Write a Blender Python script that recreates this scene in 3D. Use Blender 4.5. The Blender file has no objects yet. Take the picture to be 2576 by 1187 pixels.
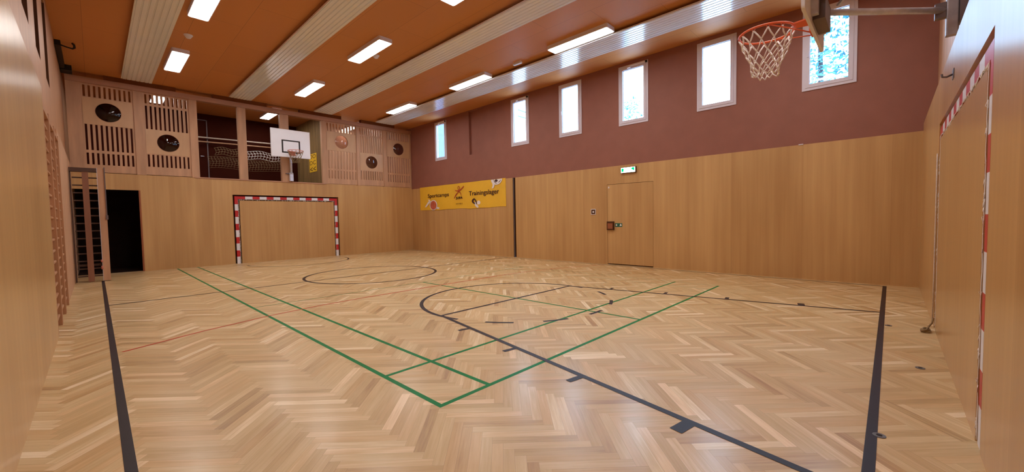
import bpy, bmesh, math, random
from mathutils import Vector, Matrix
random.seed(7)
PI = math.pi
sc = bpy.context.scene
COL = sc.collection
WL = {}          # world location of every object we parent to

# ------------------------------------------------------------------ materials
def new_mat(name):
    m = bpy.data.materials.new(name); m.use_nodes = True
    nt = m.node_tree; nt.nodes.clear()
    out = nt.nodes.new('ShaderNodeOutputMaterial')
    return m, nt, out

def pbr(name, col, rough=0.5, metal=0.0, noise=0.0, nscale=(4, 4, 4), bump=0.0, coat=0.0, spec=0.5, coat_rough=0.1, detail=3):
    m, nt, out = new_mat(name)
    p = nt.nodes.new('ShaderNodeBsdfPrincipled')
    p.inputs['Roughness'].default_value = rough
    p.inputs['Metallic'].default_value = metal
    p.inputs['Coat Weight'].default_value = coat
    p.inputs['Coat Roughness'].default_value = coat_rough
    p.inputs['Specular IOR Level'].default_value = spec
    tc = nt.nodes.new('ShaderNodeTexCoord')
    mp = nt.nodes.new('ShaderNodeMapping'); mp.inputs['Scale'].default_value = nscale
    nt.links.new(tc.outputs['Object'], mp.inputs['Vector'])
    nz = nt.nodes.new('ShaderNodeTexNoise'); nz.inputs['Scale'].default_value = 1.0; nz.inputs['Detail'].default_value = detail
    nt.links.new(mp.outputs[0], nz.inputs['Vector'])
    rp = nt.nodes.new('ShaderNodeValToRGB')
    a = [max(0, c * (1 - noise)) for c in col]; b = [min(1, c * (1 + noise)) for c in col]
    rp.color_ramp.elements[0].position = 0.3; rp.color_ramp.elements[0].color = (*a, 1)
    rp.color_ramp.elements[1].position = 0.7; rp.color_ramp.elements[1].color = (*b, 1)
    nt.links.new(nz.outputs['Fac'], rp.inputs[0])
    nt.links.new(rp.outputs[0], p.inputs['Base Color'])
    if bump:
        bp = nt.nodes.new('ShaderNodeBump'); bp.inputs['Strength'].default_value = bump; bp.inputs['Distance'].default_value = 0.01
        nt.links.new(nz.outputs['Fac'], bp.inputs['Height']); nt.links.new(bp.outputs[0], p.inputs['Normal'])
    nt.links.new(p.outputs[0], out.inputs[0])
    m['_p'] = 1
    return m

def veneer(name, c0, c1, axis, rough=0.42, coat=0.25, board=1.25):
    """birch veneer panelling; broad vertical figure and fine grain; boards of 1.25 m along the wall"""
    m, nt, out = new_mat(name)
    N = nt.nodes.new; L = nt.links.new
    p = N('ShaderNodeBsdfPrincipled'); p.inputs['Roughness'].default_value = rough
    p.inputs['Coat Weight'].default_value = coat; p.inputs['Coat Roughness'].default_value = 0.22
    tc = N('ShaderNodeTexCoord')
    sp = N('ShaderNodeSeparateXYZ'); L(tc.outputs['Object'], sp.inputs[0])
    u = sp.outputs['XYZ'.index(axis)]
    mp = N('ShaderNodeMapping')
    s = [9, 9, 9]; s[2] = 0.25
    mp.inputs['Scale'].default_value = s
    L(tc.outputs['Object'], mp.inputs['Vector'])
    n1 = N('ShaderNodeTexNoise'); n1.inputs['Scale'].default_value = 1.0; n1.inputs['Detail'].default_value = 5; n1.inputs['Roughness'].default_value = 0.6
    L(mp.outputs[0], n1.inputs['Vector'])
    mp2 = N('ShaderNodeMapping'); mp2.inputs['Scale'].default_value = (1.6, 1.6, 0.35)
    L(tc.outputs['Object'], mp2.inputs['Vector'])
    n2 = N('ShaderNodeTexNoise'); n2.inputs['Scale'].default_value = 1.0; n2.inputs['Detail'].default_value = 2
    L(mp2.outputs[0], n2.inputs['Vector'])
    # board index -> slight tone change
    dv = N('ShaderNodeMath'); dv.operation = 'DIVIDE'; dv.inputs[1].default_value = board; L(u, dv.inputs[0])
    fl = N('ShaderNodeMath'); fl.operation = 'FLOOR'; L(dv.outputs[0], fl.inputs[0])
    wn = N('ShaderNodeTexWhiteNoise'); wn.noise_dimensions = '1D'; L(fl.outputs[0], wn.inputs['W'])
    fr = N('ShaderNodeMath'); fr.operation = 'FRACT'; L(dv.outputs[0], fr.inputs[0])
    lt = N('ShaderNodeMath'); lt.operation = 'LESS_THAN'; lt.inputs[1].default_value = 0.003; L(fr.outputs[0], lt.inputs[0])
    a1 = N('ShaderNodeMath'); a1.operation = 'MULTIPLY_ADD'; a1.inputs[1].default_value = 0.45; L(n1.outputs['Fac'], a1.inputs[0])
    a2 = N('ShaderNodeMath'); a2.operation = 'MULTIPLY_ADD'; a2.inputs[1].default_value = 0.45; L(n2.outputs['Fac'], a2.inputs[0])
    a3 = N('ShaderNodeMath'); a3.operation = 'MULTIPLY'; a3.inputs[1].default_value = 0.10; L(wn.outputs['Value'], a3.inputs[0])
    L(a3.outputs[0], a2.inputs[2]); L(a2.outputs[0], a1.inputs[2])
    rp = N('ShaderNodeValToRGB')
    rp.color_ramp.elements[0].position = 0.36; rp.color_ramp.elements[0].color = (*c0, 1)
    rp.color_ramp.elements[1].position = 0.68; rp.color_ramp.elements[1].color = (*c1, 1)
    L(a1.outputs[0], rp.inputs[0])
    mx = N('ShaderNodeMix'); mx.data_type = 'RGBA'
    L(lt.outputs[0], mx.inputs[0]); L(rp.outputs[0], mx.inputs[6]); mx.inputs[7].default_value = (c0[0] * .86, c0[1] * .84, c0[2] * .82, 1)
    L(mx.outputs[2], p.inputs['Base Color'])
    L(p.outputs[0], out.inputs[0])
    return m

def emit(name, col, s):
    m, nt, out = new_mat(name)
    e = nt.nodes.new('ShaderNodeEmission'); e.inputs[0].default_value = (*col, 1); e.inputs[1].default_value = s
    nt.links.new(e.outputs[0], out.inputs[0]); return m

def glass(name, tint, ior=1.45, rough=0.02):
    m, nt, out = new_mat(name)
    N = nt.nodes.new; L = nt.links.new
    t = N('ShaderNodeBsdfTransparent'); t.inputs[0].default_value = (*tint, 1)
    g = N('ShaderNodeBsdfGlossy'); g.inputs['Roughness'].default_value = rough
    f = N('ShaderNodeFresnel'); f.inputs['IOR'].default_value = ior
    ge = N('ShaderNodeNewGeometry'); iv = N('ShaderNodeMath'); iv.operation = 'SUBTRACT'; iv.inputs[0].default_value = 1; L(ge.outputs['Backfacing'], iv.inputs[1])
    mu = N('ShaderNodeMath'); mu.operation = 'MULTIPLY'; L(f.outputs[0], mu.inputs[0]); L(iv.outputs[0], mu.inputs[1])
    mx = N('ShaderNodeMixShader'); L(mu.outputs[0], mx.inputs[0]); L(t.outputs[0], mx.inputs[1]); L(g.outputs[0], mx.inputs[2])
    L(mx.outputs[0], out.inputs[0]); return m

def parquet_mat():
    m, nt, out = new_mat('herringbone_oak')
    N = nt.nodes.new; L = nt.links.new
    p = N('ShaderNodeBsdfPrincipled')
    at = N('ShaderNodeAttribute'); at.attribute_name = 'tone'
    uv = N('ShaderNodeUVMap'); uv.uv_map = 'grain'
    mp = N('ShaderNodeMapping'); mp.inputs['Scale'].default_value = (3.0, 60, 1)
    L(uv.outputs[0], mp.inputs['Vector'])
    nz = N('ShaderNodeTexNoise'); nz.inputs['Scale'].default_value = 1; nz.inputs['Detail'].default_value = 6; nz.inputs['Roughness'].default_value = .65
    L(mp.outputs[0], nz.inputs['Vector'])
    mp2 = N('ShaderNodeMapping'); mp2.inputs['Scale'].default_value = (1.6, 9, 1)
    L(uv.outputs[0], mp2.inputs['Vector'])
    n2 = N('ShaderNodeTexNoise'); n2.inputs['Scale'].default_value = 1; n2.inputs['Detail'].default_value = 2
    L(mp2.outputs[0], n2.inputs['Vector'])
    ad = N('ShaderNodeMath'); ad.operation = 'MULTIPLY_ADD'; ad.inputs[1].default_value = .50; L(nz.outputs['Fac'], ad.inputs[0])
    ad2 = N('ShaderNodeMath'); ad2.operation = 'MULTIPLY_ADD'; ad2.inputs[1].default_value = .35; L(n2.outputs['Fac'], ad2.inputs[0])
    ad3 = N('ShaderNodeMath'); ad3.operation = 'MULTIPLY'; ad3.inputs[1].default_value = .55; L(at.outputs['Fac'], ad3.inputs[0])
    L(ad3.outputs[0], ad2.inputs[2]); L(ad2.outputs[0], ad.inputs[2])
    rp = N('ShaderNodeValToRGB'); cr = rp.color_ramp
    cr.elements[0].position = .36; cr.elements[0].color = PARQ[0]
    cr.elements[1].position = 1.0; cr.elements[1].color = PARQ[3]
    e = cr.elements.new(.57); e.color = PARQ[1]
    e = cr.elements.new(.82); e.color = PARQ[2]
    L(ad.outputs[0], rp.inputs[0])
    ah = N('ShaderNodeAttribute'); ah.attribute_name = 'blush'
    hm = N('ShaderNodeMix'); hm.data_type = 'RGBA'; hm.blend_type = 'MULTIPLY'; hm.inputs[7].default_value = (1.0, .92, .86, 1)
    L(ah.outputs['Fac'], hm.inputs[0]); L(rp.outputs[0], hm.inputs[6]); L(hm.outputs[2], p.inputs['Base Color'])
    rr = N('ShaderNodeMapRange'); rr.inputs[3].default_value = .36; rr.inputs[4].default_value = .50
    L(at.outputs['Fac'], rr.inputs[0]); L(rr.outputs[0], p.inputs['Roughness'])
    p.inputs['Coat Weight'].default_value = .35; p.inputs['Coat Roughness'].default_value = .22
    L(p.outputs[0], out.inputs[0]); return m

def ceiling_mat():
    m, nt, out = new_mat('orange_ceiling_board')
    N = nt.nodes.new; L = nt.links.new
    p = N('ShaderNodeBsdfPrincipled'); p.inputs['Roughness'].default_value = .55; p.inputs['Specular IOR Level'].default_value = .35
    tc = N('ShaderNodeTexCoord'); mp = N('ShaderNodeMapping'); mp.inputs['Rotation'].default_value = (0, 0, PI / 2)
    L(tc.outputs['Object'], mp.inputs['Vector'])
    b = N('ShaderNodeTexBrick'); b.offset = .5
    b.inputs['Scale'].default_value = 1.0; b.inputs['Brick Width'].default_value = 2.1; b.inputs['Row Height'].default_value = .74
    b.inputs['Mortar Size'].default_value = .0035; b.inputs['Mortar Smooth'].default_value = 0; b.inputs['Bias'].default_value = 0
    c = CEIL
    b.inputs['Color1'].default_value = (*c, 1); b.inputs['Color2'].default_value = (c[0] * .93, c[1] * .93, c[2] * .95, 1)
    b.inputs['Mortar'].default_value = (c[0] * .6, c[1] * .6, c[2] * .7, 1)
    L(mp.outputs[0], b.inputs['Vector']); L(b.outputs['Color'], p.inputs['Base Color'])
    L(p.outputs[0], out.inputs[0]); return m

PARQ = [(.35, .20, .082, 1), (.54, .362, .155, 1), (.67, .49, .25, 1), (.86, .70, .46, 1)]
CEIL = (.58, .245, .080)
M = {}
M['wood_x'] = veneer('birch_panel_along_x', (.44, .238, .086), (.61, .372, .150), 'X', rough=.5, coat=.08)
M['wood_y'] = veneer('birch_panel_along_y', (.44, .238, .086), (.61, .372, .150), 'Y', rough=.5, coat=.08)
M['wood_gloss'] = veneer('varnished_panel', (.44, .238, .086), (.61, .372, .150), 'Y', rough=.28, coat=.32)
M['wood_gloss_x'] = veneer('varnished_panel_x', (.44, .238, .086), (.61, .372, .150), 'X', rough=.28, coat=.32)
M['spruce'] = pbr('spruce_timber', (.50, .285, .165), .55, noise=.16, nscale=(7, 7, 1.0), detail=5)
M['spruce_h'] = pbr('spruce_beam', (.42, .22, .135), .55, noise=.14, nscale=(1, 8, 8), detail=5)
M['plate'] = pbr('plywood_plate', (.55, .33, .175), .45, noise=.08, nscale=(5, 5, 1.5), detail=4)
M['redwall'] = pbr('dark_red_brown_paint', (.275, .105, .075), .62, noise=.05, nscale=(3, 3, 3), spec=.4)
M['redwall_shaded'] = pbr('red_brown_with_shade', (.040, .006, .002), .8, noise=.05, spec=.08)  # red-brown wall with the gallery's dimness put into the colour
M['ceil'] = ceiling_mat()
M['strip'] = pbr('ribbed_white_metal', (.84, .90, 1.0), .17, metal=.22, noise=.02, nscale=(2, 2, 2))
M['floor'] = parquet_mat()
M['subfloor'] = pbr('parquet_joint', (.20, .11, .05), .6)
M['black_paint'] = pbr('black_floor_paint', (.012, .007, .012), .42, noise=.15, nscale=(9, 9, 9), spec=.35)
M['green_paint'] = pbr('green_floor_paint', (.0, .20, .055), .36, noise=.08, nscale=(9, 9, 9), spec=.12)
M['faded_green'] = pbr('faded_green_floor_paint', (.30, .33, .16), .4, noise=.1, nscale=(9, 9, 9))
M['red_paint'] = pbr('red_floor_paint', (.52, .05, .012), .42, noise=.1, nscale=(9, 9, 9), spec=.3)
M['frame_w'] = pbr('white_window_frame', (.62, .57, .66), .4, noise=.02)
M['frame_g'] = pbr('grey_seal', (.18, .16, .18), .6, noise=.02)
M['pane'] = glass('window_glass', (.96, .98, 1.0))
M['dome'] = glass('smoked_dome_glass', (.26, .17, .15), ior=1.5, rough=.03)
M['white'] = pbr('white_metal', (.72, .70, .76), .35, noise=.02)
M['diff'] = emit('lamp_diffuser', (1.0, .965, .93), 15.0)
M['steel'] = pbr('galvanised_steel', (.62, .65, .78), .32, metal=.45, noise=.12, nscale=(14, 14, 14))
M['steel_m'] = pbr('dull_grey_steel', (.34, .32, .36), .4, metal=.4, noise=.12, nscale=(14, 14, 14))
M['steel_d'] = pbr('dark_steel', (.16, .13, .14), .4, metal=.5, noise=.1)
M['orange'] = pbr('orange_hoop_enamel', (.72, .115, .03), .35, noise=.05)
M['redmetal'] = pbr('faded_red_hoop', (.55, .17, .12), .4, noise=.05)
M['net'] = pbr('white_net_cord', (.84, .78, .74), .8, noise=.08, nscale=(40, 40, 40))
M['net_d'] = pbr('old_beige_net_cord', (.27, .18, .09), .9, noise=.1, nscale=(40, 40, 40))
M['board'] = pbr('white_backboard', (.76, .77, .84), .35, noise=.02)
M['black'] = pbr('black_enamel', (.02, .014, .012), .5, noise=.1, spec=.2)
M['goal_red'] = pbr('goal_red', (.50, .018, .022), .35, noise=.06, nscale=(8, 8, 8))
M['goal_white'] = pbr('goal_white', (.74, .74, .80), .35, noise=.03)
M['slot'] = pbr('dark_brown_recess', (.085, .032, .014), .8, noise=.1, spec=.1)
M['block'] = pbr('brown_beam_block', (.17, .055, .018), .7, noise=.1, spec=.1)
M['jamb'] = pbr('red_brown_jamb', (.30, .085, .03), .5, noise=.1, nscale=(5, 5, 1))
M['dark'] = pbr('dark_room_shade', (.03, .016, .012), .9, noise=.1, spec=.05)  # near-black, the unlit store's shade painted in
M['rung'] = pbr('dark_oak_rung', (.07, .03, .018), .6, noise=.12, nscale=(6, 6, 6))
M['bars_d'] = pbr('red_brown_upright', (.24, .10, .055), .5, noise=.15, nscale=(8, 8, 1))
M['bars'] = pbr('beech_wall_bars', (.42, .21, .105), .45, noise=.12, nscale=(8, 8, 1))
M['yellow'] = pbr('yellow_banner_vinyl', (.80, .47, .03), .5, noise=.04, nscale=(2, 2, 2))
M['ink'] = pbr('dark_ink', (.05, .012, .01), .5, noise=.05)
M['ink_r'] = pbr('dark_red_ink', (.42, .045, .02), .5, noise=.05)
M['ink_w'] = pbr('white_ink', (.80, .76, .78), .5, noise=.03)
M['ink_b'] = pbr('brick_red_ink', (.50, .10, .05), .5, noise=.2, nscale=(12, 12, 12))
M['ink_s'] = pbr('pale_orange_ink', (.80, .42, .10), .5, noise=.05)
M['exit_w'] = emit('exit_sign_white', (.85, 1, .93), 3.0)
M['exit_g'] = emit('exit_sign_green', (.0, .50, .20), .9)
M['signgreen'] = pbr('green_sign_plate', (.01, .12, .08), .4, noise=.05)
M['reed'] = pbr('reeded_timber', (.25, .15, .055), .6, noise=.25, nscale=(9, 12, .6), detail=5)
M['outwall'] = pbr('render_facade', (.055, .065, .12), .8, noise=.05)
M['outroof'] = pbr('teal_roof_metal', (.05, .28, .30), .5, noise=.1)
M['leaf'] = pbr('leaf_green', (.03, .16, .22), .6, noise=.3, nscale=(3, 3, 3))
M['bark'] = pbr('bark', (.03, .03, .035), .9, noise=.3, nscale=(8, 8, 2))
M['paving'] = pbr('pale_concrete_paving', (.62, .62, .62), .9, noise=.1, nscale=(2, 2, 2))
M['hole'] = pbr('socket_ring_metal', (.16, .15, .15), .4, metal=.4, noise=.05)
M['rope'] = pbr('pale_rope', (.62, .52, .44), .9, noise=.15, nscale=(40, 40, 40))

# ------------------------------------------------------------------ mesh builder
class MB:
    def __init__(s): s.v = []; s.f = []; s.mi = []; s.smooth = []
    def add(s, vs, fs, mi=0, sm=False):
        b = len(s.v); s.v += [tuple(x) for x in vs]
        for f in fs: s.f.append([b + i for i in f]); s.mi.append(mi); s.smooth.append(sm)
        return s
    def box(s, x0, x1, y0, y1, z0, z1, mi=0):
        v = [(x0, y0, z0), (x1, y0, z0), (x1, y1, z0), (x0, y1, z0), (x0, y0, z1), (x1, y0, z1), (x1, y1, z1), (x0, y1, z1)]
        return s.add(v, [(3, 2, 1, 0), (4, 5, 6, 7), (0, 1, 5, 4), (1, 2, 6, 5), (2, 3, 7, 6), (3, 0, 4, 7)], mi)
    def rbox(s, x0, x1, y0, y1, z0, z1, r, axis='Z', n=4, mi=0):
        """box with edges rounded round one axis"""
        A = {'Z': (x0, x1, y0, y1, z0, z1), 'X': (y0, y1, z0, z1, x0, x1), 'Y': (z0, z1, x0, x1, y0, y1)}[axis]
        a0, a1, b0, b1, c0, c1 = A; pts = []
        for (cx, cy, st) in ((a1 - r, b1 - r, 0), (a0 + r, b1 - r, 1), (a0 + r, b0 + r, 2), (a1 - r, b0 + r, 3)):
            for k in range(n + 1):
                t = PI / 2 * (st + k / n); pts.append((cx + r * math.cos(t), cy + r * math.sin(t)))
        return s.prism(pts, c0, c1, axis, mi)
    def prism(s, pts, c0, c1, axis='Z', mi=0, sm=False):
        def P(a, b, c): return {'Z': (a, b, c), 'X': (c, a, b), 'Y': (b, c, a)}[axis]
        n = len(pts); v = [P(a, b, c0) for a, b in pts] + [P(a, b, c1) for a, b in pts]
        fs = [tuple(reversed(range(n))), tuple(range(n, 2 * n))]
        s.add(v, fs, mi); b = len(s.v) - 2 * n
        for i in range(n):
            j = (i + 1) % n; s.f.append([b + i, b + j, b + n + j, b + n + i]); s.mi.append(mi); s.smooth.append(sm)
        return s
    def tube(s, path, r, n=8, closed=False, mi=0, cap=True):
        P = [Vector(p) for p in path]; m = len(P); rings = []; prev = None
        for i in range(m):
            if closed: d = P[(i + 1) % m] - P[i - 1]
            else: d = P[min(i + 1, m - 1)] - P[max(i - 1, 0)]
            d.normalize()
            if prev is None:
                a = Vector((0, 0, 1)) if abs(d.z) < .9 else Vector((1, 0, 0))
                u = d.cross(a).normalized()
            else:
                u = (prev - d * prev.dot(d))
                u = u.normalized() if u.length > 1e-6 else d.orthogonal().normalized()
            prev = u; w = d.cross(u)
            rr = r[i] if isinstance(r, (list, tuple)) else r
            rings.append([P[i] + (u * math.cos(2 * PI * k / n) + w * math.sin(2 * PI * k / n)) * rr for k in range(n)])
        v = [p for ring in rings for p in ring]; f = []
        for i in range(m if closed else m - 1):
            a = i * n; b = ((i + 1) % m) * n
            for k in range(n): f.append((a + k, a + (k + 1) % n, b + (k + 1) % n, b + k))
        s.add(v, f, mi, True)
        if cap and not closed:
            b = len(s.v) - m * n
            s.f.append([b + k for k in reversed(range(n))]); s.mi.append(mi); s.smooth.append(False)
            s.f.append([b + (m - 1) * n + k for k in range(n)]); s.mi.append(mi); s.smooth.append(False)
        return s
    def cyl(s, c, r, z0, z1, n=24, axis='Z', mi=0):
        pts = [(c[0] + r * math.cos(2 * PI * k / n), c[1] + r * math.sin(2 * PI * k / n)) for k in range(n)]
        return s.prism(pts, z0, z1, axis, mi, True)
    def flat(s, pts, z, mi=0):      # polygon lying flat, facing up
        return s.add([(a, b, z) for a, b in pts], [tuple(range(len(pts)))], mi)
    def build(s, name, mat, parent=None, world=True, origin=None):
        me = bpy.data.meshes.new(name)
        if parent is not None and world:
            off = Vector(WL[parent.name])
        elif parent is None:
            if origin is None:
                xs = [p[0] for p in s.v]; ys = [p[1] for p in s.v]; zs = [p[2] for p in s.v]
                off = Vector(((min(xs) + max(xs)) / 2, (min(ys) + max(ys)) / 2, min(zs)))
            else: off = Vector(origin)
        else: off = Vector((0, 0, 0))
        me.from_pydata([(p[0] - off.x, p[1] - off.y, p[2] - off.z) for p in s.v], [], s.f)
        for mt in (mat if isinstance(mat, (list, tuple)) else [mat]): me.materials.append(mt)
        me.polygons.foreach_set('material_index', s.mi); me.polygons.foreach_set('use_smooth', s.smooth)
        bm = bmesh.new(); bm.from_mesh(me); bmesh.ops.recalc_face_normals(bm, faces=bm.faces) if not getattr(s, 'keep', False) else None
        bm.to_mesh(me); bm.free(); me.update()
        o = bpy.data.objects.new(name, me); COL.objects.link(o)
        if parent is not None:
            o.parent = parent; WL[o.name] = WL[parent.name]
        else:
            o.location = off; WL[o.name] = tuple(off)
        return o

def tag(o, label=None, cat=None, group=None, kind=None):
    if label: o['label'] = label
    if cat: o['category'] = cat
    if group: o['group'] = group
    if kind: o['kind'] = kind
    return o
def thing(name, loc, label, cat, group=None, rz=0):
    o = bpy.data.objects.new(name, None); COL.objects.link(o); o.location = loc; o.rotation_euler = (0, 0, rz)
    o.empty_display_size = .1
    WL[o.name] = tuple(loc); return tag(o, label, cat, group)
def dup(root, loc, label, group=None):
    r = root.copy(); COL.objects.link(r); r.location = loc; r['label'] = label
    if group: r['group'] = group
    def rec(src, dst):
        for ch in list(src.children):
            c = ch.copy(); COL.objects.link(c); c.parent = dst; rec(ch, c)
    rec(root, r); return r
def S(o): o['kind'] = 'structure'; return o

def holes(mb, axis, c0, c1, u0, u1, z0, z1, hs, mi=0):
    """wall slab with rectangular holes: axis 'x' = slab between x=c0..c1 running along y; 'y' the other way"""
    us = sorted({u0, u1, *[h[0] for h in hs], *[h[1] for h in hs]}); us = [u for u in us if u0 <= u <= u1]
    zs = sorted({z0, z1, *[h[2] for h in hs], *[h[3] for h in hs]}); zs = [z for z in zs if z0 <= z <= z1]
    for a, b in zip(us, us[1:]):
        run = None
        for c, d in list(zip(zs, zs[1:])) + [(None, None)]:
            solid = c is not None and not any(h[0] <= (a + b) / 2 <= h[1] and h[2] <= (c + d) / 2 <= h[3] for h in hs)
            if solid: run = [c, d] if run is None else [run[0], d]
            elif run:
                if axis == 'x': mb.box(c0, c1, a, b, run[0], run[1], mi)
                else: mb.box(a, b, c0, c1, run[0], run[1], mi)
                run = None
            if not solid: run = None
    return mb

# ------------------------------------------------------------------ room dimensions (m)
XL, XR, YN, YF, ZC = -.36, 9.484, -.36, 14.97, 5.19
# ---- floor: herringbone parquet, every block its own face
def make_floor():
    w, n = .0622, 8; seam = 1.555
    bm = bmesh.new(); uvl = bm.loops.layers.uv.new('grain'); tone = bm.faces.layers.float.new('tone'); blush = bm.faces.layers.float.new('blush')
    tv = {}
    x0, x1, y0, y1 = XL - .2, XR + .05, YN - .15, YF + .2
    def W2(a, b):           # lattice (q,-p) -> room
        q, p = a * w, -b * w
        return ((p + q) / 2 ** .5 + seam, (p - q) / 2 ** .5)
    def clip(poly):
        for ax, lim, sg in ((0, x0, 1), (0, x1, -1), (1, y0, 1), (1, y1, -1)):
            out = []
            for i in range(len(poly)):
                a, b = poly[i - 1], poly[i]
                da, db = (a[ax] - lim) * sg, (b[ax] - lim) * sg
                if da >= 0 and db < 0 or da < 0 and db >= 0:
                    t = da / (da - db); out.append(tuple(a[k] + t * (b[k] - a[k]) for k in range(4)))
                if db >= 0: out.append(b)
            poly = out
            if len(poly) < 3: return None
        return poly
    R = random.Random(3)
    def plank(a, b, la, lb, horiz):
        cx, cy = W2(a + la / 2, b + lb / 2)
        if not (x0 - .4 < cx < x1 + .4 and y0 - .4 < cy < y1 + .4): return
        ou, ov = R.uniform(0, 40), R.uniform(0, 40)
        g = .005
        cs = [(a + g, b + g), (a + la - g, b + g), (a + la - g, b + lb - g), (a + g, b + lb - g)]
        poly = []
        for (p, q) in cs:
            X, Y = W2(p, q)
            u, v = ((p - a) * w, (q - b) * w) if horiz else ((q - b) * w, (p - a) * w)
            poly.append((X, Y, u + ou, v + ov))
        poly = clip(poly)
        if not poly: return
        vs = [bm.verts.new((c[0], c[1], 0)) for c in poly]
        try: f = bm.faces.new(vs)
        except ValueError: return
        f.normal_update()
        if f.normal.z < 0: f.normal_flip()
        for l in f.loops:
            c = min(poly, key=lambda c: (c[0] - l.vert.co.x) ** 2 + (c[1] - l.vert.co.y) ** 2)
            l[uvl].uv = (c[2], c[3])
        t = max(.14, R.gauss(.5, .18))
        if R.random() < .07: t += .28
        f[tone] = max(0, min(1, t)); f[blush] = R.random() ** 2
    NN = 320
    for k in range(-NN, NN):
        for j in range(-NN // n - 2, NN // n + 2):
            a = k + 2 * n * j
            plank(a, k, n, 1, True)
            plank(a + n, k - n + 1, 1, n, False)
    me = bpy.data.meshes.new('floor'); bm.to_mesh(me); bm.free()
    me.materials.append(M['floor'])
    o = bpy.data.objects.new('floor', me); COL.objects.link(o); WL['floor'] = (0, 0, 0)
    S(o)
    s = MB().box(x0, x1, y0, y1, -.12, -.0012).build('subfloor', M['subfloor'], o)
    return o
FLOOR = make_floor()
# ---- court markings (children of the floor)
LZ = .0006
def seg(mb, a, b, w, z):
    d = Vector((b[0] - a[0], b[1] - a[1])); d.normalize(); nx, ny = -d.y * w / 2, d.x * w / 2
    mb.flat([(a[0] + nx, a[1] + ny), (a[0] - nx, a[1] - ny), (b[0] - nx, b[1] - ny), (b[0] + nx, b[1] + ny)], z)
def arc(mb, c, r, a0, a1, w, z, n=64):
    k = max(2, int(n * abs(a1 - a0) / (2 * PI)))
    for i in range(k):
        t0 = a0 + (a1 - a0) * i / k; t1 = a0 + (a1 - a0) * (i + 1) / k
        mb.flat([(c[0] + (r + w / 2) * math.cos(t0), c[1] + (r + w / 2) * math.sin(t0)), (c[0] + (r - w / 2) * math.cos(t0), c[1] + (r - w / 2) * math.sin(t0)),
                 (c[0] + (r - w / 2) * math.cos(t1), c[1] + (r - w / 2) * math.sin(t1)), (c[0] + (r + w / 2) * math.cos(t1), c[1] + (r + w / 2) * math.sin(t1))], z)
def line(name, mat, z, segs=(), arcs=(), label=None):
    mb = MB()
    for i, a in enumerate(segs): seg(mb, *a, z + i * 2.5e-5)
    for i, a in enumerate(arcs): arc(mb, *a, z - (i + 1) * 2.5e-5)
    o = mb.build(name, M[mat], FLOOR)
    if label: o['label'] = label
    return o
A1, A2, B1, B2 = 1.59, 7.69, 2.05, 7.24
line('badminton_line', 'green_paint', LZ, [((A1, 2.205), (A1, 14.9), .04), ((B1, 2.225), (B1, 14.9), .04), ((A1, 2.225), (A2, 2.225), .04), ((A1, 2.997), (A2, 2.997), .04),
     ((4.612, 2.225), (4.612, 6.961), .04), ((A1, 6.961), (A2, 6.961), .022)], label='green badminton court lines')
line('badminton_line', 'faded_green', LZ * .8, [((A2, 2.225), (A2, 14.9), .025), ((B2, 2.225), (B2, 14.9), .025)], label='faded green badminton side lines')
rc = .06
line('handball_line', 'red_paint', LZ * 2.0, [((3.1, 6.36), (6.1, 6.36), .04)], [((3.1, rc), 6.3, PI / 2, PI / 2 + .49, .035), ((6.1, rc), 6.3, PI / 2, PI / 2 - .53, .03)], label='red goal area line')
TH = math.atan2(1, 0)
bb = [((.074, -.3), (.074, 13.2), .05), ((.05, .06), (9.33, .06), .05), ((9.31, .06), (9.31, 14.9), .03), ((.1, 9.07), (9.31, 9.07), .045),
      ((3.14, 4.324), (2.34, .06), .05), ((6.06, 4.324), (6.86, .06), .05), ((3.12, 4.324), (6.08, 4.324), .05)]
def along(t, side):
    x = 3.14 + (2.34 - 3.14) * (4.324 - t) / 4.264
    return x if side < 0 else 9.2 - x
for side in (-1, 1):
    for t, w in ((3.56, .05), (2.66, .05), (1.78, .055), (.878, .08)):
        x = along(t, side); bb.append(((x, t), (x + side * .16, t + .03), w))
arcs = [((4.6, 4.324), 1.48, 0, PI, .055), ((4.6, 9.07), 1.49, 0, 2 * PI, .06), ((4.6, 14.05), 1.48, PI, 2 * PI, .05)]
for x0_, y0_, x1_, y1_ in ((3.12, 4.324, 3.161, 4.003), (3.285, 3.626, 3.486, 3.326), (3.769, 3.087, 4.073, 2.916), (4.445, 2.838, 4.738, 2.815), (5.141, 2.93, 5.412, 3.084), (5.749, 3.37, 5.885, 3.625), (6.06, 4.037, 6.08, 4.324)):
    a0 = math.atan2(y0_ - 4.324, x0_ - 4.6); a1 = math.atan2(y1_ - 4.324, x1_ - 4.6)
    if a0 > PI * .9: a0 -= 2 * PI
    if a1 > PI * .9: a1 -= 2 * PI
    arcs.append(((4.6, 4.324), 1.48, a0, a1, .05))
line('basketball_line', 'black_paint', LZ * 3.4, bb, arcs, label='black basketball court lines')

# floor sockets
def socket(x, y, r, label):
    o = thing('floor_socket', (x, y, 0), label, 'floor socket')
    MB().cyl((0, 0), r, .0002, .004, 28).build('ring', M['hole'], o, False)
    MB().cyl((0, 0), r * .45, .0042, .0055, 20).build('plug', M['black'], o, False)
socket(3.05, .027, .030, 'round grey metal floor socket cover on the thick black base line')
socket(4.60, -.194, .030, 'round dark floor socket cover between the base line and the wall goal')
socket(6.11, .0, .03, 'small dark floor socket cover beside the far part of the base line')

# ---- ceiling
mb = MB().box(XL - .3, XR + .3, YN - .3, 18.1, ZC, ZC + .1)
CEILO = S(mb.build('ceiling', M['ceil'], origin=(0, 0, ZC)))

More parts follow.
